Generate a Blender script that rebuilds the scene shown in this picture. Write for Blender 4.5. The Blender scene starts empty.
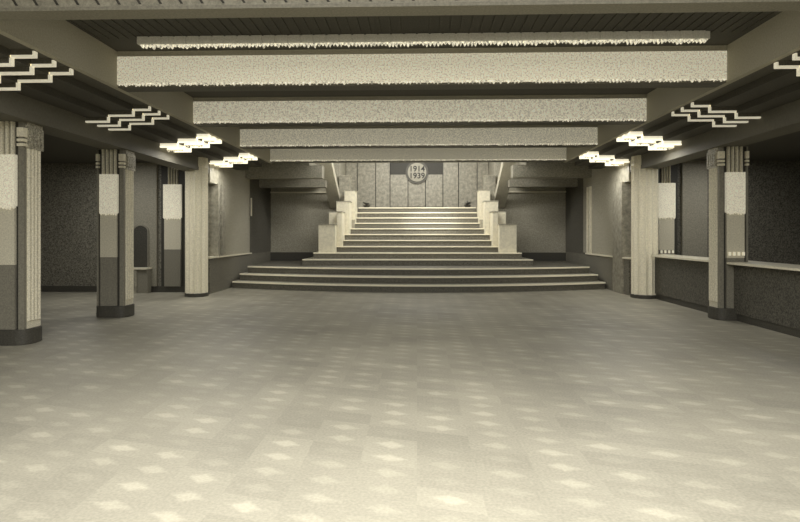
import bpy, bmesh, math, random
from mathutils import Vector, Matrix
random.seed(4)
S = bpy.context.scene
C = S.collection
PI = math.pi

# ------------------------------------------------------------------ materials
def lin(v):
    return v / 12.92 if v <= 0.04045 else ((v + 0.055) / 1.055) ** 2.4

def tone(v, warm=1.0):
    """sepia tone from an sRGB brightness 0..255"""
    v = v / 255.0
    return (lin(v), lin(v * (0.978 - 0.008 * warm)), lin(v * (0.925 - 0.06 * warm)), 1.0)

def mat(name, v, rough=0.7, speck=0.0, scale=60, v2=None, bump=0.0, emit=0.0, emit_v=235, warm=1.0, spec=0.3, big=0.0):
    m = bpy.data.materials.new(name)
    m.use_nodes = True
    nt = m.node_tree
    b = nt.nodes['Principled BSDF']
    b.inputs['Roughness'].default_value = rough
    b.inputs['Specular IOR Level'].default_value = spec
    b.inputs['Base Color'].default_value = tone(v, warm)
    tc = nt.nodes.new('ShaderNodeTexCoord')
    if speck > 0 or emit > 0:
        n = nt.nodes.new('ShaderNodeTexNoise')
        n.inputs['Scale'].default_value = scale
        n.inputs['Detail'].default_value = 3.0
        n.inputs['Roughness'].default_value = 0.7
        nt.links.new(tc.outputs['Object'], n.inputs['Vector'])
        fac = n.outputs['Fac']
        if big > 0:
            n2 = nt.nodes.new('ShaderNodeTexNoise')
            n2.inputs['Scale'].default_value = big
            n2.inputs['Detail'].default_value = 2.0
            nt.links.new(tc.outputs['Object'], n2.inputs['Vector'])
            mx = nt.nodes.new('ShaderNodeMath'); mx.operation = 'ADD'
            ml = nt.nodes.new('ShaderNodeMath'); ml.operation = 'MULTIPLY_ADD'
            ml.inputs[1].default_value = 0.8; ml.inputs[2].default_value = -0.4
            nt.links.new(n2.outputs['Fac'], ml.inputs[0])
            nt.links.new(fac, mx.inputs[0]); nt.links.new(ml.outputs[0], mx.inputs[1])
            fac = mx.outputs[0]
        r = nt.nodes.new('ShaderNodeValToRGB')
        r.color_ramp.elements[0].position = 0.33
        r.color_ramp.elements[1].position = 0.68
        hi = v2 if v2 is not None else min(255, v * (1 + speck))
        r.color_ramp.elements[0].color = tone(v * (1 - speck), warm)
        r.color_ramp.elements[1].color = tone(hi, warm)
        nt.links.new(fac, r.inputs['Fac'])
        nt.links.new(r.outputs['Color'], b.inputs['Base Color'])
        if emit > 0:
            r2 = nt.nodes.new('ShaderNodeValToRGB')
            r2.color_ramp.elements[0].position = 0.33
            r2.color_ramp.elements[1].position = 0.68
            r2.color_ramp.elements[0].color = tone(emit_v * (1 - speck), warm)
            r2.color_ramp.elements[1].color = tone(min(255, emit_v * (1 + speck)), warm)
            nt.links.new(fac, r2.inputs['Fac'])
            nt.links.new(r2.outputs['Color'], b.inputs['Emission Color'])
            b.inputs['Emission Strength'].default_value = emit
        if bump > 0:
            bp = nt.nodes.new('ShaderNodeBump')
            bp.inputs['Strength'].default_value = bump
            bp.inputs['Distance'].default_value = 0.02
            nt.links.new(fac, bp.inputs['Height'])
            nt.links.new(bp.outputs['Normal'], b.inputs['Normal'])
    return m

M = {}
M['ceil'] = mat('painted_ceiling', 120, 0.8, 0.06, 40)
M['coffer'] = mat('dark_coffer_plaster', 78, 0.85, 0.12, 60)
M['traywall'] = mat('ceiling_side_plaster', 172, 0.8, 0.05, 50)
M['soffit'] = mat('dark_soffit_paint', 78, 0.7, 0.12, 70)
M['soffit2'] = mat('soffit_band_paint', 90, 0.7, 0.12, 70)
M['aisleceil'] = mat('aisle_ceiling_paint', 80, 0.8, 0.15, 60)
M['darkwall'] = mat('dark_mottled_wall', 100, 0.6, 0.35, 38, v2=150, bump=0.15)
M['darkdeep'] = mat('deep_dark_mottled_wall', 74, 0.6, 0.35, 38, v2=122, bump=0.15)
M['midwall'] = mat('grey_stone_wall', 138, 0.6, 0.10, 40, v2=158)
M['backpanel'] = mat('brown_stone_panel', 158, 0.55, 0.16, 38, v2=188)
M['architrave'] = mat('architrave_plaster', 108, 0.7, 0.05, 40)
M['marble'] = mat('veined_marble_panel', 146, 0.4, 0.12, 9, v2=170)
M['marble_lt'] = mat('pale_marble', 222, 0.35, 0.05, 12, v2=232)
M['groove'] = mat('dark_joint', 50, 0.8)
M['base'] = mat('dark_plinth_stone', 72, 0.5, 0.15, 50)
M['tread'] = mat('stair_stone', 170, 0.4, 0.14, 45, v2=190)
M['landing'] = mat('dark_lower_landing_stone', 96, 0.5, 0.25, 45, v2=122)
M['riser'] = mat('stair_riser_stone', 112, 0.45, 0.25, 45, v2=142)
M['nosing'] = mat('pale_stair_nosing', 246, 0.35, 0.02, 30)
M['metal'] = mat('dark_bronze', 60, 0.4)
M['rail'] = mat('pale_counter_top', 225, 0.3, 0.04, 30)
M['barfront'] = mat('mottled_bar_front', 72, 0.6, 0.3, 45, v2=112, bump=0.1)
M['pier_core'] = mat('dark_pillar_groove', 62, 0.6, 0.15, 50)
M['pier_strip'] = mat('grey_pillar_stone', 130, 0.5, 0.10, 50)
M['pier_low'] = mat('lower_pillar_panel', 128, 0.5, 0.1, 50)
M['pier_mid'] = mat('middle_pillar_panel', 205, 0.5, 0.08, 50)  # mid tone: fading lamp light put into the panel colour
M['flute'] = mat('ribbed_pillar_stone', 212, 0.5, 0.12, 60)
M['column'] = mat('fluted_column_stone', 238, 0.5, 0.06, 40)
M['capital'] = mat('pale_capital_block', 240, 0.5, 0.08, 40)
M['capgrey'] = mat('carved_capital_stone', 150, 0.6, 0.3, 45, v2=210, bump=0.6)
M['disc'] = mat('pale_disc', 158, 0.5, 0.05, 40)
M['disc_ring'] = mat('brown_disc_ring', 90, 0.5)
M['ink'] = mat('dark_numerals', 46, 0.5)
M['slate'] = mat('dark_slate_panel', 62, 0.6, 0.3, 50, v2=88)
M['string'] = mat('grey_bulkhead_plaster', 140, 0.6, 0.2, 45, v2=165)
M['stringer'] = mat('grey_stringer_stone', 182, 0.6, 0.12, 45, v2=204)
M['leaf'] = mat('dark_leaf', 74, 0.6, 0.3, 50)
M['pot'] = mat('dark_bowl', 60, 0.5)
M['beam'] = mat('dark_beam_underside', 92, 0.6, 0.2, 50)
M['band'] = mat('ribbed_band_glass', 165, 0.5, 0.08, 50, emit=0.10, emit_v=200)
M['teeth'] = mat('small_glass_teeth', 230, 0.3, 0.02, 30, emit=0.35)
M['pane'] = mat('lit_frosted_pane', 220, 0.4, 0.12, 70, emit=0.32, emit_v=225)  # emission stands in for lamp light falling on pillars and pilasters
M['fin'] = mat('unlit_lamp_fin', 96, 0.6, 0.1, 40)
M['edge'] = mat('lit_lamp_edge', 230, 0.4, 0.04, 30, emit=0.50, emit_v=225)
M['finlit'] = mat('lit_glass_fin', 235, 0.4, 0.06, 40, emit=0.85, emit_v=238)
M['edgelit'] = mat('bright_glass_edge', 245, 0.4, 0.03, 30, emit=1.3, emit_v=245)
M['crystal'] = mat('crystal_fringe_glass', 235, 0.25, 0.45, 30, emit=0.75, emit_v=190)
M['tileface'] = mat('dim_tiled_beam_glass', 140, 0.5, 0.12, 30, emit=0.03, emit_v=200)
FACE = [mat('frosted_beam_glass_%s' % w, 210, 0.5, 0.20, 48, emit=e, emit_v=222)
        for w, e in (('a', .10), ('b', .44), ('c', .38), ('d', .28), ('e', .16))]
M['lip'] = mat('beam_top_plaster', 175, 0.6, 0.05, 50)

def floor_material():
    m = bpy.data.materials.new('lozenge_parquet_floor'); m.use_nodes = True
    nt = m.node_tree; N = nt.nodes; L = nt.links
    b = N['Principled BSDF']; b.inputs['Roughness'].default_value = 0.5
    b.inputs['Specular IOR Level'].default_value = 0.35
    tc = N.new('ShaderNodeTexCoord'); sp = N.new('ShaderNodeSeparateXYZ')
    L.new(tc.outputs['Object'], sp.inputs[0])
    def mth(op, a, bb=None, c=None):
        n = N.new('ShaderNodeMath'); n.operation = op
        for i, q in enumerate((a, bb, c)):
            if q is None: continue
            if isinstance(q, (int, float)): n.inputs[i].default_value = q
            else: L.new(q, n.inputs[i])
        return n.outputs[0]
    u = mth('DIVIDE', sp.outputs['X'], 0.36)
    col = mth('FLOOR', u)
    fu = mth('SUBTRACT', mth('SUBTRACT', u, col), 0.5)
    par = mth('MULTIPLY', mth('MODULO', mth('ABSOLUTE', col), 2.0), 0.5)
    v = mth('ADD', mth('ADD', mth('DIVIDE', sp.outputs['Y'], 0.225), par), mth('MULTIPLY', fu, 0.45))
    fv = mth('SUBTRACT', mth('FRACT', v), 0.5)
    wob = N.new('ShaderNodeTexNoise'); wob.inputs['Scale'].default_value = 9
    L.new(tc.outputs['Object'], wob.inputs['Vector'])
    d = mth('ADD', mth('ADD', mth('ABSOLUTE', fu), mth('MULTIPLY', mth('ABSOLUTE', fv), 1.15)), mth('MULTIPLY_ADD', wob.outputs['Fac'], .3, -.15))
    loz = N.new('ShaderNodeValToRGB')
    loz.color_ramp.elements[0].position = 0.20; loz.color_ramp.elements[0].color = (1, 1, 1, 1)
    loz.color_ramp.elements[1].position = 0.38; loz.color_ramp.elements[1].color = (0, 0, 0, 1)
    L.new(d, loz.inputs['Fac'])
    # each tile a slightly different tone
    cmb = N.new('ShaderNodeCombineXYZ'); L.new(col, cmb.inputs[0]); L.new(mth('FLOOR', v), cmb.inputs[1])
    wn = N.new('ShaderNodeTexWhiteNoise'); wn.noise_dimensions = '2D'; L.new(cmb.outputs[0], wn.inputs['Vector'])
    fine = N.new('ShaderNodeTexNoise'); fine.inputs['Scale'].default_value = 55; fine.inputs['Detail'].default_value = 3
    L.new(tc.outputs['Object'], fine.inputs['Vector'])
    wide = N.new('ShaderNodeTexNoise'); wide.inputs['Scale'].default_value = 0.55; wide.inputs['Detail'].default_value = 2
    L.new(tc.outputs['Object'], wide.inputs['Vector'])
    lo = mth('MULTIPLY', loz.outputs['Color'], mth('MULTIPLY_ADD', wn.outputs['Value'], 0.18, 0.02))
    f = mth('ADD', mth('MULTIPLY_ADD', wn.outputs['Value'], 0.10, 0.12), lo)
    f = mth('ADD', f, mth('MULTIPLY_ADD', fine.outputs['Fac'], 0.36, -0.10))
    f = mth('ADD', f, mth('MULTIPLY_ADD', wide.outputs['Fac'], 0.40, -0.20))
    r = N.new('ShaderNodeValToRGB')
    r.color_ramp.elements[0].position = 0.0; r.color_ramp.elements[0].color = tone(112)
    r.color_ramp.elements[1].position = 0.75; r.color_ramp.elements[1].color = tone(196)
    L.new(f, r.inputs['Fac']); L.new(r.outputs['Color'], b.inputs['Base Color'])
    return m
M['floor'] = floor_material()

# ------------------------------------------------------------------ mesh helpers
def B(*boxes):
    bm = bmesh.new()
    for b in boxes: addbox(bm, *b)
    return bm

def addbox(bm, x0, x1, y0, y1, z0, z1):
    x0, x1 = sorted((x0, x1)); y0, y1 = sorted((y0, y1)); z0, z1 = sorted((z0, z1))
    v = [bm.verts.new(p) for p in ((x0, y0, z0), (x1, y0, z0), (x1, y1, z0), (x0, y1, z0),
                                   (x0, y0, z1), (x1, y0, z1), (x1, y1, z1), (x0, y1, z1))]
    for f in ((0, 3, 2, 1), (4, 5, 6, 7), (0, 1, 5, 4), (1, 2, 6, 5), (2, 3, 7, 6), (3, 0, 4, 7)):
        bm.faces.new([v[i] for i in f])

def extrude(bm, pts, axis, a, b):
    """prism: pts are 2D in the plane normal to axis, extruded from a to b"""
    def P(p, t):
        if axis == 'z': return (p[0], p[1], t)
        if axis == 'y': return (p[0], t, p[1])
        return (t, p[0], p[1])
    v0 = [bm.verts.new(P(p, a)) for p in pts]; v1 = [bm.verts.new(P(p, b)) for p in pts]
    n = len(pts)
    bm.faces.new(v0); bm.faces.new(v1[::-1])
    for i in range(n):
        bm.faces.new((v0[i], v0[(i + 1) % n], v1[(i + 1) % n], v1[i]))

def X(pts, axis, a, b):
    bm = bmesh.new(); extrude(bm, pts, axis, a, b); return bm

def mk(name, bm, m, parent=None, bevel=0.0, smooth=False):
    bmesh.ops.recalc_face_normals(bm, faces=bm.faces)
    if bevel > 0:
        bmesh.ops.bevel(bm, geom=[e for e in bm.edges if e.is_manifold and e.calc_face_angle(0) > 0.6], offset=bevel, segments=2, affect='EDGES', clamp_overlap=True)
    me = bpy.data.meshes.new(name); bm.to_mesh(me); bm.free()
    if smooth:
        for p in me.polygons: p.use_smooth = True
    o = bpy.data.objects.new(name, me)
    me.materials.append(m)
    C.objects.link(o)
    if parent:
        o.parent = parent
        o.matrix_parent_inverse = Matrix.Translation(-parent.location)
    return o

def thing(name, label, cat, loc, group=None):
    o = bpy.data.objects.new(name, None); C.objects.link(o)
    o.location = loc; o.empty_display_size = 0.2
    o['label'] = label; o['category'] = cat; o['kind'] = 'thing'
    if group: o['group'] = group
    return o

def tag(o, label, cat, group=None):
    o['label'] = label; o['category'] = cat; o['kind'] = 'thing'
    if group: o['group'] = group
    return o

def struct(name, bm, m, label=None, **k):
    o = mk(name, bm, m, **k); o['kind'] = 'structure'
    if label: o['label'] = label
    return o

def scallop(cx, cy, r, n, depth, rot=0.0, a0=0.0, a1=2 * PI, sub=6):
    pts = []
    closed = abs(a1 - a0 - 2 * PI) < 1e-6
    tot = n * sub + (0 if closed else 1)
    for i in range(tot):
        a = a0 + (a1 - a0) * i / (n * sub)
        ph = (i % sub) / sub
        rr = r - depth * math.sin(PI * ph)
        pts.append((cx + rr * math.cos(a + rot), cy + rr * math.sin(a + rot)))
    return pts

def jag(bm, x0, x1, y, yt, ztop, h, step):
    """row of small hanging glass points along x: front at y, thickness yt, top at ztop"""
    n = max(2, int(abs(x1 - x0) / step))
    w = (x1 - x0) / n
    for i in range(n):
        a = x0 + i * w; hh = h * random.uniform(0.45, 1.0)
        pts = [(a, ztop), (a + w, ztop), (a + w * random.uniform(.6, .95), ztop - hh * .6), (a + w * .5, ztop - hh), (a + w * random.uniform(.05, .4), ztop - hh * .6)]
        extrude(bm, pts, 'y', y, y + yt)

# ------------------------------------------------------------------ dimensions
T = 3.96        # half width of the raised ceiling
ZS = 3.38      # underside of the beams
ZC = 3.85      # raised ceiling
XI = 4.95      # inner face of the pillars
YN = -5.0      # near end of the room, behind the camera
BEAM_Y = [4.78, 7.27, 9.78, 12.4, 14.96]

# ------------------------------------------------------------------ setting
struct('floor', B((-10.5, 9.5, YN, 21.0, -0.2, 0)), M['floor'], 'pale parquet floor with a small lozenge pattern')
struct('ceiling', B((-T - .1, T + .1, YN, 15.3, ZC, ZC + .2)), M['coffer'], 'dark raised ceiling between the light beams')
# stair hall high ceiling
struct('ceiling_stair_hall', B((-5.2, 5.2, 15.3, 20.9, 5.2, 5.4)), M['ceil'])
struct('wall_stair_hall_front', B((-5.2, 5.2, 15.24, 15.30, ZC, 5.2)), M['ceil'])
for s, nm in ((-1, 'left'), (1, 'right')):
    # vertical side of the raised ceiling and the stepped soffit
    struct('trim_ceiling_side_' + nm, B((s * T, s * (T + .08), YN, 15.3, ZS, ZC)), M['traywall'], 'plain vertical side of the raised ceiling')
    struct('trim_soffit_upper_' + nm, B((s * (T + .08), s * 4.27, YN, 15.3, ZS, ZS + .2)), M['soffit2'])
    struct('trim_soffit_middle_' + nm, B((s * 4.27, s * 4.64, YN, 15.3, 3.29, ZS + .2)), M['soffit'])
    struct('trim_soffit_lower_' + nm, B((s * 4.64, s * 5.5, YN, 15.3, 3.20, ZS + .2)), M['soffit'])
    struct('ceiling_aisle_' + nm, B((s * 5.5, s * (10.5 if s < 0 else 9.5), YN, 14.0, 3.20, ZS + .2)), M['aisleceil'])
    # downstand over the pillar row
    struct('trim_architrave_' + nm, B((s * 4.99, s * 5.42, YN, 13.3, 2.90, 3.20)), M['architrave'], 'plaster downstand running above the pillar row')
    xo = 10.3 if s < 0 else 9.3
    struct('wall_outer_' + nm, B((s * xo, s * (xo + .2), YN, 14.0, 0, 3.2)), M['darkdeep'])
    struct('wall_aisle_end_' + nm, B((s * 5.3, s * xo, 13.7, 13.9, 0, 3.2)), M['darkwall'] if s < 0 else M['darkdeep'], 'dark mottled wall closing the side aisle')
    struct('baseboard_aisle_' + nm, B((s * 5.3, s * xo, 13.66, 13.7, 0, .15)), M['base'])
    # side wall from the last column back to the stair hall
    x0, x1 = s * 4.97, s * 5.25
    struct('wall_stair_side_' + nm, B((x0, x1, 13.3, 19.1, 0, .85)), M['darkwall'], 'low dark wall beside the stairs')
    struct('trim_wall_cap_' + nm, B((s * 4.93, s * 5.29, 13.25, 16.6, .85, .885)), M['rail'], 'pale capping of the low wall')
    if s < 0:
        struct('wall_stair_upper_' + nm, B((x0, x1, 14.32, 16.5, .885, 5.2), (s * 5.2, s * 5.3, 13.7, 14.5, .85, 3.2)), M['backpanel'])
        struct('wall_stair_dark_' + nm, B((x0, x1, 16.5, 19.1, .85, 5.2)), M['darkdeep'])
        struct('trim_window_post_' + nm, B((s * 4.94, x1, 13.78, 13.90, .885, 2.70), (s * 4.94, x1, 14.08, 14.32, .885, 2.70)), M['marble'])
        struct('trim_window_head_' + nm, B((x0, x1, 13.3, 14.32, 2.68, 5.2)), M['marble'])
        struct('trim_wall_strip_' + nm, B((s * 4.95, s * 4.97, 16.58, 16.68, 1.98, 2.52)), M['marble_lt'])
    else:
        struct('wall_stair_upper_' + nm, B((x0, x1, 14.25, 16.9, .885, 5.2)), M['backpanel'])
        struct('wall_stair_dark_' + nm, B((x0, x1, 16.9, 19.1, .85, 5.2)), M['darkdeep'])
        struct('trim_window_post_' + nm, B((s * 4.92, x1, 13.62, 14.25, .01, 2.70)), M['marble'])
        struct('trim_window_strip_' + nm, B((s * 4.93, s * 4.97, 16.10, 16.20, .885, 2.80), (s * 4.93, s * 4.97, 16.36, 16.48, .885, 2.80)), M['marble_lt'])
        struct('trim_window_head_' + nm, B((x0, x1, 13.3, 14.25, 2.68, 5.2)), M['marble'])
    # rear wall beside the stairs
    struct('wall_back_' + nm, B((s * 2.62, s * 5.0, 18.9, 19.1, 0, 5.2)), M['backpanel'], 'brown stone wall beside the stairs')
    struct('baseboard_back_' + nm, B((s * 3.0, s * 4.97, 18.86, 18.9, .54, .82)), M['base'])
    struct('trim_ledge_' + nm, B((s * 3.0, s * 4.97, 18.82, 18.9, 2.83, 2.87)), M['marble_lt'])
    struct('trim_bulkhead_near_' + nm, B((s * 2.74, s * 4.97, 16.1, 16.45, 3.06, 3.42), (s * 3.12, s * 4.97, 16.12, 19.0, 3.42, 3.6)), M['string'])
    struct('trim_bulkhead_far_' + nm, B((s * 2.87, s * 4.97, 17.5, 17.8, 2.91, 3.13), (s * 3.12, s * 4.97, 17.5, 18.9, 3.13, 3.3)), M['string'])
    struct('trim_bulkhead_slot_' + nm, B((s * 2.74, s * 4.97, 15.3, 16.2, 3.6, 3.8)), M['darkwall'])
    struct('wall_landing_' + nm, B((s * 2.62, s * 2.8, 19.1, 20.8, 2.34, 5.2)), M['marble'])
struct('wall_near', B((-10.5, 9.5, YN - .2, YN, 0, 4.0)), M['midwall'])
struct('wall_landing_back', B((-2.8, 2.8, 20.6, 20.8, 0, 5.2)), M['groove'])
PX = [-2.62, -2.2, -1.52, -.99, -.33, .31, .95, 1.52, 2.2, 2.62]
bm = bmesh.new()
for a, b in zip(PX[:-1], PX[1:]):
    top = 3.62 if -1.0 <= a and b <= 1.0 else 5.2
    z0 = 2.44 if -1.0 <= a and b <= 1.0 else 2.36
    addbox(bm, a + .014, b - .014, 20.56, 20.6, z0, top)
struct('wall_marble_panelling', bm, M['marble'], 'tall marble panels with dark joints behind the landing')
slate = struct('trim_slate_panel', B((-.98, .96, 20.58, 20.6, 3.62, 4.3)), M['slate'])
struct('trim_panel_top', B((-.98, .96, 20.56, 20.6, 4.3, 5.2)), M['marble'])

# ceiling ribs between the beams (ribbed plaster)
bm = bmesh.new()
for y0 in BEAM_Y[:-1]:
    x = -T + .02
    while x < T - .04:
        addbox(bm, x, x + .035, y0 + .28, y0 + 2.0, ZC - .012, ZC)
        x += .12
struct('trim_ceiling_ribs', bm, M['coffer'])

# ------------------------------------------------------------------ light beams
BL = ['frosted light beam across the ceiling nearest the viewer, only its lower edge in view',
      'widest fully visible frosted light beam across the ceiling, glowing brightest',
      'second frosted light beam, just behind the widest one',
      'third frosted light beam, above the hall in front of the lit fittings',
      'farthest and dimmest light beam, right before the stairs']
for i, y in enumerate(BEAM_Y):
    t = thing('ceiling_beam', BL[i], 'beam', (0, y, ZS), 'frosted light beams across the ceiling')
    w = .27 if i else .2
    mk('beam_body', B((-T, T, y + .03, y + w, ZS, ZC)), M['beam'] if i else M['pier_strip'], t)
    mk('glass_face', B((-T + .005, T - .005, y, y + .03, ZS + .03, ZC - .07)), FACE[i] if i else M['tileface'], t)
    mk('top_band', B((-T + .005, T - .005, y + .004, y + .03, ZC - .07, ZC)), M['lip'], t)
    if i > 0:
        bm = bmesh.new()
        jag(bm, -T + .005, T - .005, y - .012, .035, ZS + .045, .045, .045)
        mk('crystal_fringe', bm, M['crystal'], t)
    else:
        mk('lower_lip', B((-T, T, y - .01, y + .03, ZS, ZS + .03)), M['pier_strip'], t)
    # shallow trough in front of the beam with its own crystal row
    if i == 1:
        yy = y - .57
        bm = B((-3.4, 3.46, yy + .02, yy + .10, ZC - .1, ZC - .012))
        x = -3.4
        while x < 3.32:
            addbox(bm, x, x + .13, yy, yy + .02, ZC - .1, ZC - .012); x += .155
        mk('ribbed_band', bm, M['band'], t)
        bm = bmesh.new()
        jag(bm, -3.38, 3.44, yy + .03, .05, ZC - .1, .055, .045)
        mk('crystal_strip', bm, M['crystal'], t)
# the nearest beam is faced with tiles with diagonal dark joints
face = bpy.data.objects['glass_face']; face.name = 'tiled_glass_face'
bm = bmesh.new(); bm.from_mesh(face.data); n0 = len(bm.faces); x = -3.75
while x < T - .3:
    extrude(bm, [(x, ZS + .16), (x + .022, ZS + .16), (x + .092, ZS + .05), (x + .07, ZS + .05)], 'y', BEAM_Y[0] - .006, BEAM_Y[0] + .004)
    x += .182
for k, f in enumerate(bm.faces):
    if k >= n0: f.material_index = 1
bm.to_mesh(face.data); bm.free(); face.data.materials.append(M['pier_core'])

# ------------------------------------------------------------------ stepped ceiling lamps
def lamp(s, y, lit, label):
    t = thing('stepped_ceiling_lamp', label, 'ceiling lamp', (s * 4.5, y, 3.2), 'stepped ceiling lamps along the pillar rows')
    for k in range(3):
        yk = y + k * .31
        a = [(5.10, 4.66, 3.12), (4.66, 4.28, 3.21), (4.28, 4.03, 3.295)]
        th = .024
        bmp, bme = bmesh.new(), bmesh.new()
        for q, (xa, xb, z) in enumerate(a):
            ztop = (3.20, 3.29, 3.38)[q]
            addbox(bmp, s * xa, s * xb, yk + .012, yk + .05, z + th * .5, ztop)
            addbox(bme, s * xa, s * xb, yk, yk + .05, z, z + th)
            znext = a[q + 1][2] + th if q < 2 else 3.36
            addbox(bme, s * (xb), s * (xb - .022), yk, yk + .05, z, znext)
        f = mk('lamp_fin', bmp, M['finlit'] if lit else M['fin'], t)
        mk('edge_strip', bme, M['edgelit'] if lit else M['edge'], f)
    if lit:
        for k in range(2):
            yk = y + .05 + k * .31
            bm = B((s * 5.04, s * 4.66, yk, yk + .26, 3.165, 3.2), (s * 4.62, s * 4.29, yk, yk + .26, 3.255, 3.29), (s * 4.25, s * 4.05, yk, yk + .26, 3.345, 3.38))
            mk('glass_tray', bm, M['finlit'], t)
        for q, (xa, xb, z) in enumerate(((5.04, 4.66, 3.12), (4.64, 4.27, 3.21), (4.26, 4.03, 3.295))):
            bm = bmesh.new()
            jag(bm, s * xa, s * xb, y + .30, .04, z + .005, .05, .05)
            mk('crystal_fringe', bm, M['crystal'], t)
    return t
side = {-1: 'left', 1: 'right'}
for s in (-1, 1):
    for y, lit, d in ((5.75, 0, 'unlit stepped ceiling lamp cut by the {} edge of the photo'),
                      (8.28, 0, 'unlit three-tier stepped ceiling lamp with pale edges, above the near {} pillar'),
                      (10.72, 1, 'glowing stepped ceiling lamp in front of the fluted column on the {}'),
                      (13.3, 1, 'smallest glowing stepped ceiling lamp, farthest back on the {}')):
        lamp(s, y, lit, d.format(side[s]))

# ------------------------------------------------------------------ pillars
def pier(s, y0, label, dx):
    t = thing('pillar', label, 'pillar', (s * 5.19, y0 + .2, 0), 'square pillars with lit panes')
    mk('core', B((s * 4.99, s * 5.43, y0 + .04, y0 + .36, .2, 2.9)), M['pier_core'], t)
    # plinth: rounded outline
    pts = []
    for i in range(40):
        a = 2 * PI * i / 40
        c, n = math.cos(a), math.sin(a)
        pts.append((s * 5.19 + .29 * math.copysign(abs(c) ** .55, c), y0 + .18 + .225 * math.copysign(abs(n) ** .75, n)))
    mk('plinth', X(pts, 'z', 0, .2), M['base'], t, bevel=.01)
    mk('lower_panel', B((s * 5.075, s * 5.365, y0 + .005, y0 + .04, .2, 1.04)), M['pier_low'], t)  # darker tone where the lamp light ends, put into the colour
    mk('middle_panel', B((s * 5.075, s * 5.365, y0, y0 + .04, 1.04, 1.80)), M['pier_mid'], t)
    bm = B((s * 5.06, s * 5.37, y0 - .02, y0 + .04, 1.80, 2.47))  # glowing jagged slab in place of light spilled from the lamp above
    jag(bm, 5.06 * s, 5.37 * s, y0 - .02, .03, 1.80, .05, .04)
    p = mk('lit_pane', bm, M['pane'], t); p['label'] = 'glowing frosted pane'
    bm = bmesh.new()
    for k in range(4):
        xa = 5.09 + k * .07
        extrude(bm, [(s * (xa + .024) + .024 * math.cos(PI * j / 6), y0 + .04 - .05 * math.sin(PI * j / 6)) for j in range(7)], 'z', 2.47, 2.9)
    mk('upper_ribs', bm, M['flute'], t)
    if s > 0:
        for k in range(4):
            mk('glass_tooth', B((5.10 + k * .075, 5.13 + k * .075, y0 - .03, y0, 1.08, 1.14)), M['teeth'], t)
    for xa, xb in ((4.955, 5.03), (5.40, 5.43)):
        mk('corner_strip', B((s * xa, s * xb, y0 + .01, y0 + .06, .2, 2.56)), M['pier_strip'], t)
        mk('capital_core', B((s * (xa + .012), s * xb, y0 + .012, y0 + .055, 2.56, 2.9)), M['pier_strip'], t)
        for za, zb in ((2.70, 2.82), (2.64, 2.675), (2.58, 2.615)):
            mk('capital_block', B((s * (xa - .012), s * (xb + .004), y0 - .015, y0 + .06, za, zb)), M['capital'], t)
    # ribbed side towards the hall
    bm = B((s * 4.96, s * 5.0, y0 + .06, y0 + .34, .2, 2.6))
    for k in range(4):
        yc = y0 + .10 + k * .066
        extrude(bm, [(s * (4.96 - .028 * math.sin(PI * j / 6)), yc + .022 * math.cos(PI * j / 6)) for j in range(7)], 'z', .3, 2.6)
    mk('ribbed_side', bm, M['flute'], t)
    bm = B((s * 4.93, s * 5.0, y0 + .06, y0 + .36, 2.56, 2.84), (s * 4.945, s * 5.0, y0 + .06, y0 + .36, 2.84, 2.9))
    for k in range(4):
        addbox(bm, s * 4.91, s * 4.93, y0 + .075 + k * .07, y0 + .115 + k * .07, 2.6, 2.8)
    mk('side_capital', bm, M['capgrey'], t)
    for ch in t.children:
        ch.data.transform(Matrix.Translation((s * dx, 0, 0)))
    t.location.x += s * dx
    for ch in t.children:
        ch.matrix_parent_inverse = Matrix.Translation(-t.location)
    return t
pier(-1, 7.1, 'nearest pillar on the left, cut by the photo edge, with sparkling ribbed side', .14)
pier(-1, 9.5, 'free-standing square pillar on the left with a lit pane and dark curved plinth', .10)
pier(1, 9.5, 'square pillar on the right rising through the bar counter, with a lit pane', .09)

def fluted(s, x, y, r, label):
    t = thing('fluted_column', label, 'column', (s * x, y, 0), 'pale fluted columns')
    mk('plinth', X([(s * x + (r + .01) * math.cos(2 * PI * i / 48), y + (r + .01) * math.sin(2 * PI * i / 48)) for i in range(48)], 'z', 0, .08), M['base'], t)
    mk('backing', B((s * 5.08, s * (x + r + .06), y + r - .02, y + r + .12, 0, 3.2)), M['pier_core'], t)
    mk('shaft', X(scallop(s * x, y, r, 13, .040, rot=.1), 'z', .08, 2.98), M['column'], t)
    bm = bmesh.new()
    extrude(bm, scallop(s * x, y, r + .012, 13, .014, rot=.1), 'z', 2.98, 3.12)
    extrude(bm, [(s * x + (r - .01) * math.cos(2 * PI * i / 48), y + (r - .01) * math.sin(2 * PI * i / 48)) for i in range(48)], 'z', 3.12, 3.2)
    mk('capital', bm, M['capital'], t)
fluted(-1, 5.11, 12.85, .255, 'pale round fluted column on the left before the stairs')
fluted(1, 5.15, 12.85, .285, 'pale round fluted column on the right at the far end of the bar')

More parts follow.
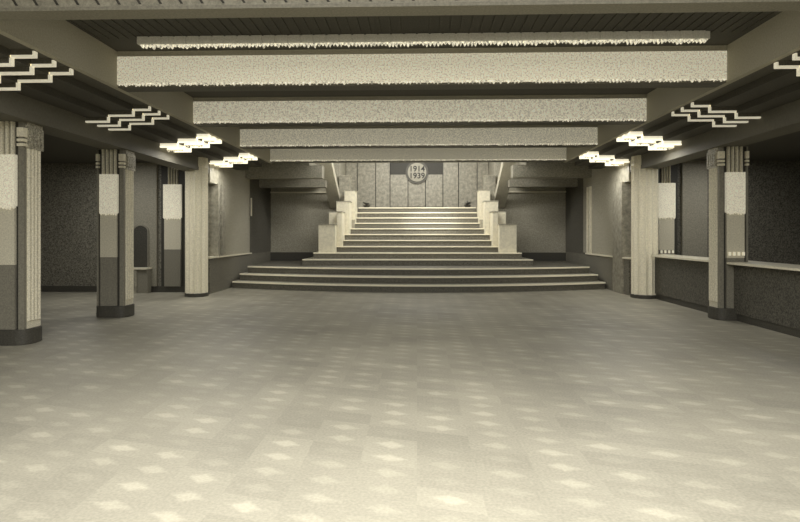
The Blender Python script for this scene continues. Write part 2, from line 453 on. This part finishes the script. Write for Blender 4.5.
def pilaster(s, xa, xb, y, label, teeth=False):
    t = thing('wall_pilaster', label, 'pilaster', (s * (xa + xb) / 2, y, 0), 'pilasters with lit panes on the aisle end walls')
    mk('flank', B((s * (xa - .1), s * (xb + .1), y - .04, y, .15, 3.2)), M['pier_core'], t)
    mk('lower_panel', B((s * xa, s * xb, y - .10, y - .04, .15, 1.06)), M['pier_low'], t)
    mk('middle_panel', B((s * xa, s * xb, y - .10, y - .04, 1.06, 1.84)), M['pier_mid'], t)
    bm = B((s * (xa - .02), s * (xb + .02), y - .12, y - .04, 1.84, 2.66)); jag(bm, s * (xa - .02), s * (xb + .02), y - .12, .03, 1.84, .06, .06)  # glowing slab shaped as the lamp's light on the wall
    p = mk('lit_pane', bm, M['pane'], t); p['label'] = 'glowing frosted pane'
    bm = bmesh.new(); n = 4; st = (xb - xa - .12) / n
    for k in range(n):
        xc = xa + .06 + (k + .5) * st
        extrude(bm, [(s * xc + .3 * st * math.cos(PI * j / 6), y - .04 - .05 * math.sin(PI * j / 6)) for j in range(7)], 'z', 2.66, 3.18)
    mk('upper_ribs', bm, M['flute'], t)
    if teeth:
        for k in range(4):
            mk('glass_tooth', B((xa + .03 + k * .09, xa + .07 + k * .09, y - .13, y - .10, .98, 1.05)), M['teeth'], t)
pilaster(-1, 5.82, 6.22, 13.7, 'wall pilaster with lit pane on the left beside the fluted column')
pilaster(1, 5.80, 6.16, 13.7, 'wall pilaster with lit pane behind the bar beside the right fluted column', True)
tag(mk('wall_slab', B((-7.05, -6.42, 13.62, 13.7, 1.55, 3.2), (-6.62, -6.42, 13.62, 13.7, .15, 1.55)), M['midwall']), 'grey stone facing above the arched niche on the left aisle end wall', 'wall facing')
tag(mk('wall_slab', B((6.36, 6.95, 13.62, 13.7, .15, 3.2)), M['midwall']), 'plain grey stone strip behind the bar, between pilaster and pillar', 'wall facing')

# arched niche with low cabinet at the left aisle end
t = thing('arched_niche', 'dark arched niche in the grey aisle wall on the left', 'niche', (-6.82, 13.7, .62))
pts = [(-6.98, .62), (-6.63, .62), (-6.63, 1.5)] + [(-6.805 + .175 * math.cos(PI * i / 12), 1.5 + .14 * math.sin(PI * i / 12)) for i in range(1, 12)] + [(-6.98, 1.5)]
mk('niche_back', X(pts, 'y', 13.60, 13.62), M['slate'], t)
o = []
for i in range(13):
    a = PI * i / 12
    o.append((-6.805 + .20 * math.cos(a), 1.5 + .165 * math.sin(a)))
inn = [(-6.805 + .175 * math.cos(PI * i / 12), 1.5 + .14 * math.sin(PI * i / 12)) for i in range(13)]
mk('niche_arch', X([(-6.605, .62)] + o + [(-7.005, .62), (-6.98, .62)] + inn[::-1] + [(-6.63, .62)], 'y', 13.585, 13.62), M['pier_strip'], t)
t = thing('low_cabinet', 'low stone cabinet with pale left half below the arched niche', 'cabinet', (-6.8, 13.5, 0))
mk('cabinet_body', B((-7.02, -6.80, 13.38, 13.62, 0, .58)), M['marble'], t)
mk('cabinet_side', B((-6.80, -6.55, 13.42, 13.62, 0, .60)), M['pier_low'], t)
mk('cabinet_top', B((-7.04, -6.53, 13.36, 13.62, .58, .62)), M['marble_lt'], t)
mk('vertical_slot', B((-6.93, -6.90, 13.37, 13.38, .12, .52)), M['groove'], t)

# ------------------------------------------------------------------ bar counter
t = thing('bar_counter', 'long dark mottled bar counter with pale top running along the right side', 'bar counter', (5.4, 8.5, 0))
mk('counter_front', B((5.28, 5.34, 1.0, 9.5, .12, .94), (5.28, 5.34, 9.86, 12.6, .12, .94)), M['barfront'], t)
mk('counter_plinth', B((5.30, 5.36, 1.0, 9.5, 0, .12), (5.30, 5.36, 9.86, 12.6, 0, .12)), M['base'], t)
mk('counter_top', B((5.14, 5.8, 1.0, 9.46, .94, .975), (5.17, 5.8, 9.88, 12.55, .94, .975), (5.57, 5.8, 9.46, 9.88, .94, .975), (5.5, 5.8, 12.55, 13.3, .94, .975)), M['rail'], t)
mk('counter_back', B((5.7, 5.76, 1.0, 13.3, 0, .94)), M['barfront'], t)

# ------------------------------------------------------------------ staircase
R = .18
t = thing('staircase', 'wide ceremonial staircase with pale nosings rising to the marble landing', 'staircase', (0, 15, 0))
def arcpts(y0, xw, back, off=0.0, k=.041, n=32):
    p = [(-xw + 2 * xw * i / n, y0 - off + k * (-xw + 2 * xw * i / n) ** 2) for i in range(n + 1)]
    return p + [(xw, back), (-xw, back)]
def ring(y0, xw, off, depth, k=.041, n=32):
    f = [(-xw + 2 * xw * i / n, y0 - off + k * (-xw + 2 * xw * i / n) ** 2) for i in range(n + 1)]
    return f + [(x, y + depth) for x, y in f[::-1]]
ys = [13.8, 14.2, 14.65]
for n, (y0, xw) in enumerate(zip(ys, (4.92, 4.84, 4.74))):
    back = 18.86
    z0 = n * R
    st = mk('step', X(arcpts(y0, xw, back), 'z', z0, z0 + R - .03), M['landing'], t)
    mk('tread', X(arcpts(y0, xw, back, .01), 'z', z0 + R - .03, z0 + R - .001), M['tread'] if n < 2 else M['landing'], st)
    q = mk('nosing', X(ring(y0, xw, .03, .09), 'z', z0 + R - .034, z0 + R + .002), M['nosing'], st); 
str_steps = [(4, 15.9, 3.27), (5, 16.25, 3.02), (6, 16.6, 2.39), (7, 16.95, 2.24), (8, 17.3, 2.24), (9, 17.65, 2.10), (10, 18.0, 2.10), (11, 18.33, 1.99), (12, 18.66, 1.99), (13, 19.0, 1.99)]
for n, y0, xw in str_steps:
    z0 = (n - 1) * R
    yb = 20.55 if n > 5 else 18.86
    bx_ = [(-xw, xw, y0, yb, z0, z0 + R - .03)]
    if n == 13: bx_.append((-2.6, 2.6, 19.12, 20.55, z0 - .1, z0 + R))
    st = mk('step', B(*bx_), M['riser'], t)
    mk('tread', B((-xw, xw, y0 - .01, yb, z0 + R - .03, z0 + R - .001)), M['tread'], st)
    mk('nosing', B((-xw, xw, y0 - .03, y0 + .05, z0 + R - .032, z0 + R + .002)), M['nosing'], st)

def sheared(s, pts):
    bm = X(pts, 'x', s * 2.70, s * 3.08)
    for v in bm.verts:
        v.co.x -= s * .15 * max(0, min(1, (v.co.y - 16.6) / 2.26))
    return bm
# stepped blocks of the banister
PED = [(2.39, 2.88, 16.3, 16.85, .90, 1.73, 'lowest'), (2.24, 2.66, 16.65, 17.3, 1.08, 2.12, 'second'),
       (2.10, 2.5, 17.33, 17.95, 1.44, 2.47, 'third'), (1.99, 2.34, 18.0, 18.6, 1.80, 2.86, 'fourth'), (2.25, 2.6, 18.62, 19.1, 2.34, 3.40, 'tallest')]
for s in (-1, 1):
    for i, (a, b, y0, y1, z0, z1, w) in enumerate(PED):
        side_w = 'left' if s < 0 else 'right'
        wording = {'lowest': 'lowest and widest pale marble pedestal at the foot of the {} banister',
                   'second': 'second marble banister block from the bottom on the {} of the stairs',
                   'third': 'third marble banister block from the bottom on the {} of the stairs',
                   'fourth': 'narrow fourth marble banister block on the {}, near the landing',
                   'tallest': 'top framed marble block on the {}, beside the landing panels'}[w].format(side_w)
        p = thing('stair_pedestal', wording, 'pedestal', (s * (a + b) / 2, (y0 + y1) / 2, 0), 'stepped marble banister blocks')
        body_z0 = max(0, z0 - .0)
        yy1 = y1
        if i == 1: y0b = 16.86
        bm = bmesh.new()
        if i == 1:
            addbox(bm, s * 2.24, s * 2.388, 16.62, 16.86, z0, z1 - .03)
            addbox(bm, s * 2.24, s * b, 16.86, y1, z0, z1 - .03)
        else:
            addbox(bm, s * a, s * b, y0, y1, z0 if i else .9, z1 - .03)
        mk('block', bm, M['marble_lt'] if i < 4 else M['marble'], p)
        if i == 1:
            cap = B((s * 2.22, s * 2.388, 16.60, 16.86, z1 - .03, z1), (s * 2.22, s * (b + .02), 16.86, y1, z1 - .03, z1))
        else:
            cap = B((s * (a - .015), s * (b + .015), y0 - .015, y1, z1 - .03, z1))
        mk('cap', cap, M['backpanel'], p)
    # understructure filling below the upper blocks
    struct('trim_stair_cheek_' + side[s], B((s * 2.40, s * 2.88, 16.86, 18.88, .54, 1.2), (s * 2.12, s * 2.60, 17.37, 18.88, .54, 1.46), (s * 2.0, s * 2.6, 17.96, 18.88, .54, 1.9), (s * 2.0, s * 2.6, 18.6, 18.88, .54, 2.34)), M['backpanel'])
    # sloping underside of the upper flight
    pts = [(18.86, 2.30), (18.86, 2.55), (16.6, 4.50), (16.6, 4.22)]
    tag(mk('upper_flight_stringer', sheared(s, pts), M['stringer']),
        'sloping grey stringer of the upper flight rising on the ' + side[s] + ' of the stairs', 'stringer')
    # little plant bowls on the landing corners
    t2 = thing('plant_bowl', 'small dark bowl of leaves on the ' + side[s] + ' end of the top step', 'plant', (s * 1.72, 19.12, 2.34), 'plant bowls on the landing')
    bm = bmesh.new()
    bmesh.ops.create_cone(bm, cap_ends=True, segments=20, radius1=.07, radius2=.13, depth=.08, matrix=Matrix.Translation((s * 1.72, 19.14, 2.38)))
    mk('bowl', bm, M['pot'], t2)
    bm = bmesh.new()
    for k in range(46):
        a = random.uniform(0, 2 * PI); l = random.uniform(.08, .24); e = random.uniform(.15, 1.1)
        c = Vector((s * 1.72, 19.14, 2.41)); d = Vector((math.cos(a) * math.cos(e), .5 * math.sin(a) * math.cos(e), math.sin(e)))
        sd = d.cross(Vector((0, 0, 1))).normalized() * .022; m1 = c + d * l * .6 + Vector((0, 0, .015)); tip = c + d * l - Vector((0, 0, .02))
        vs = [bm.verts.new(q) for q in (c, m1 + sd, tip, m1 - sd)]
        bm.faces.new(vs)
    mk('leaves', bm, M['leaf'], t2)

# ------------------------------------------------------------------ emblem
DC = Vector((0.0, 20.5, 3.70))
t = thing('round_emblem', 'round pale emblem with the years 1914 and 1939 above the stairs', 'emblem', (DC.x, DC.y, DC.z))
def disc(r, y0, y1): return X([(DC.x + r * math.cos(2 * PI * i / 56), DC.z + r * math.sin(2 * PI * i / 56)) for i in range(56)], 'y', y0, y1)
mk('ring', disc(.42, 20.50, 20.56), M['disc_ring'], t)
mk('disc', disc(.34, 20.47, 20.50), M['disc'], t)
for txt, dz in (('1914', .025), ('1939', -.225)):
    cu = bpy.data.curves.new('numerals', 'FONT'); cu.body = txt; cu.size = .29; cu.align_x = 'CENTER'; cu.extrude = .008
    cu.offset = .004; cu.resolution_u = 6
    tmp = bpy.data.objects.new('tmp', cu)
    me = bpy.data.meshes.new_from_object(tmp); me.materials.clear(); me.materials.append(M['ink'])
    bpy.data.objects.remove(tmp)
    o = bpy.data.objects.new('numerals', me); C.objects.link(o)
    o.rotation_euler = (PI / 2, 0, 0); o.parent = t; o.location = (0, -.04, dz)
    o['label'] = 'dark numerals ' + txt

# ------------------------------------------------------------------ lights
def area(name, loc, sx, sy, power, rot=(0, 0, 0), col=(1, .985, .95), spread=PI):
    l = bpy.data.lights.new(name, 'AREA'); l.shape = 'RECTANGLE'; l.size = sx; l.size_y = sy; l.energy = power; l.color = col; l.spread = spread
    o = bpy.data.objects.new(name, l); C.objects.link(o); o.location = loc; o.rotation_euler = rot
    return o
# unseen fill lights added in the coffers (the nearer ones are behind the viewer)
for y, p in ((-2.0, 420), (0.6, 560), (2.6, 190)):
    area('coffer_lamp', (0, y, ZC - .05), 6.5, .5, p)
for y, p in ((6.3, 18), (8.8, 12), (11.3, 10), (13.9, 12)):
    area('coffer_lamp', (0, y, ZC - .05), 6.5, .3, p)
area('stairwell_lamp', (0, 18.2, 5.1), 3.2, 1.2, 120)
area('stairwell_lamp', (0, 15.6, 4.9), 2.6, .6, 150, rot=(math.radians(42), 0, 0))
sl = bpy.data.lights.new('stair_spot', 'SPOT'); sl.energy = 700; sl.spot_size = math.radians(34); sl.spot_blend = .8; sl.shadow_soft_size = .15; sl.color = (1, .985, .95)
so = bpy.data.objects.new('stair_spot', sl); C.objects.link(so); so.location = (.3, 15.8, 4.95)
so.rotation_euler = (Vector((.45, 18.1, 1.8)) - so.location).to_track_quat('-Z', 'Y').to_euler()
area('beam_back_light', (0, 15.26, 3.7), 7.0, .12, 60, rot=(math.radians(75), 0, 0))  # added fill hidden behind the last beam, brightens the stair fronts
area('aisle_lamp', (-7.0, 12.0, 3.15), 1.2, .8, 38)  # unseen fill added to lift the dark left aisle
area('aisle_lamp', (-7.8, 6.0, 3.15), 1.2, 1.2, 16)
area('bar_lamp', (6.9, 12.2, 3.15), .8, .8, 30)  # unseen fill added to brighten the aisle behind the bar
area('bar_lamp', (7.6, 7.0, 3.15), .8, .8, 18)
for s in (-1, 1):
    for y, p in ((11.04, 26), (13.6, 26)):
        area('stepped_lamp_glow', (s * 4.35, y, 3.06), .9, .6, p)

w = bpy.data.worlds.new('World'); S.world = w; w.use_nodes = True
w.node_tree.nodes['Background'].inputs[0].default_value = (1, .97, .86, 1)
w.node_tree.nodes['Background'].inputs[1].default_value = 0.05

# ------------------------------------------------------------------ camera
cam = bpy.data.cameras.new('camera'); co = bpy.data.objects.new('camera', cam); C.objects.link(co)
co.location = (0, 0, 1.44)
co.rotation_euler = (PI / 2, 0, math.atan(17 / 560))
cam.sensor_fit = 'HORIZONTAL'; cam.sensor_width = 36; cam.lens = 36 * 560 / 800
cam.shift_x = 0; cam.shift_y = -27 / 800
cam.clip_start = .05; cam.clip_end = 100
S.camera = co
S.view_settings.view_transform = 'Standard'; S.view_settings.look = 'None'
S.view_settings.gamma = 1; S.view_settings.use_curve_mapping = False
S.view_settings.exposure = 0.0
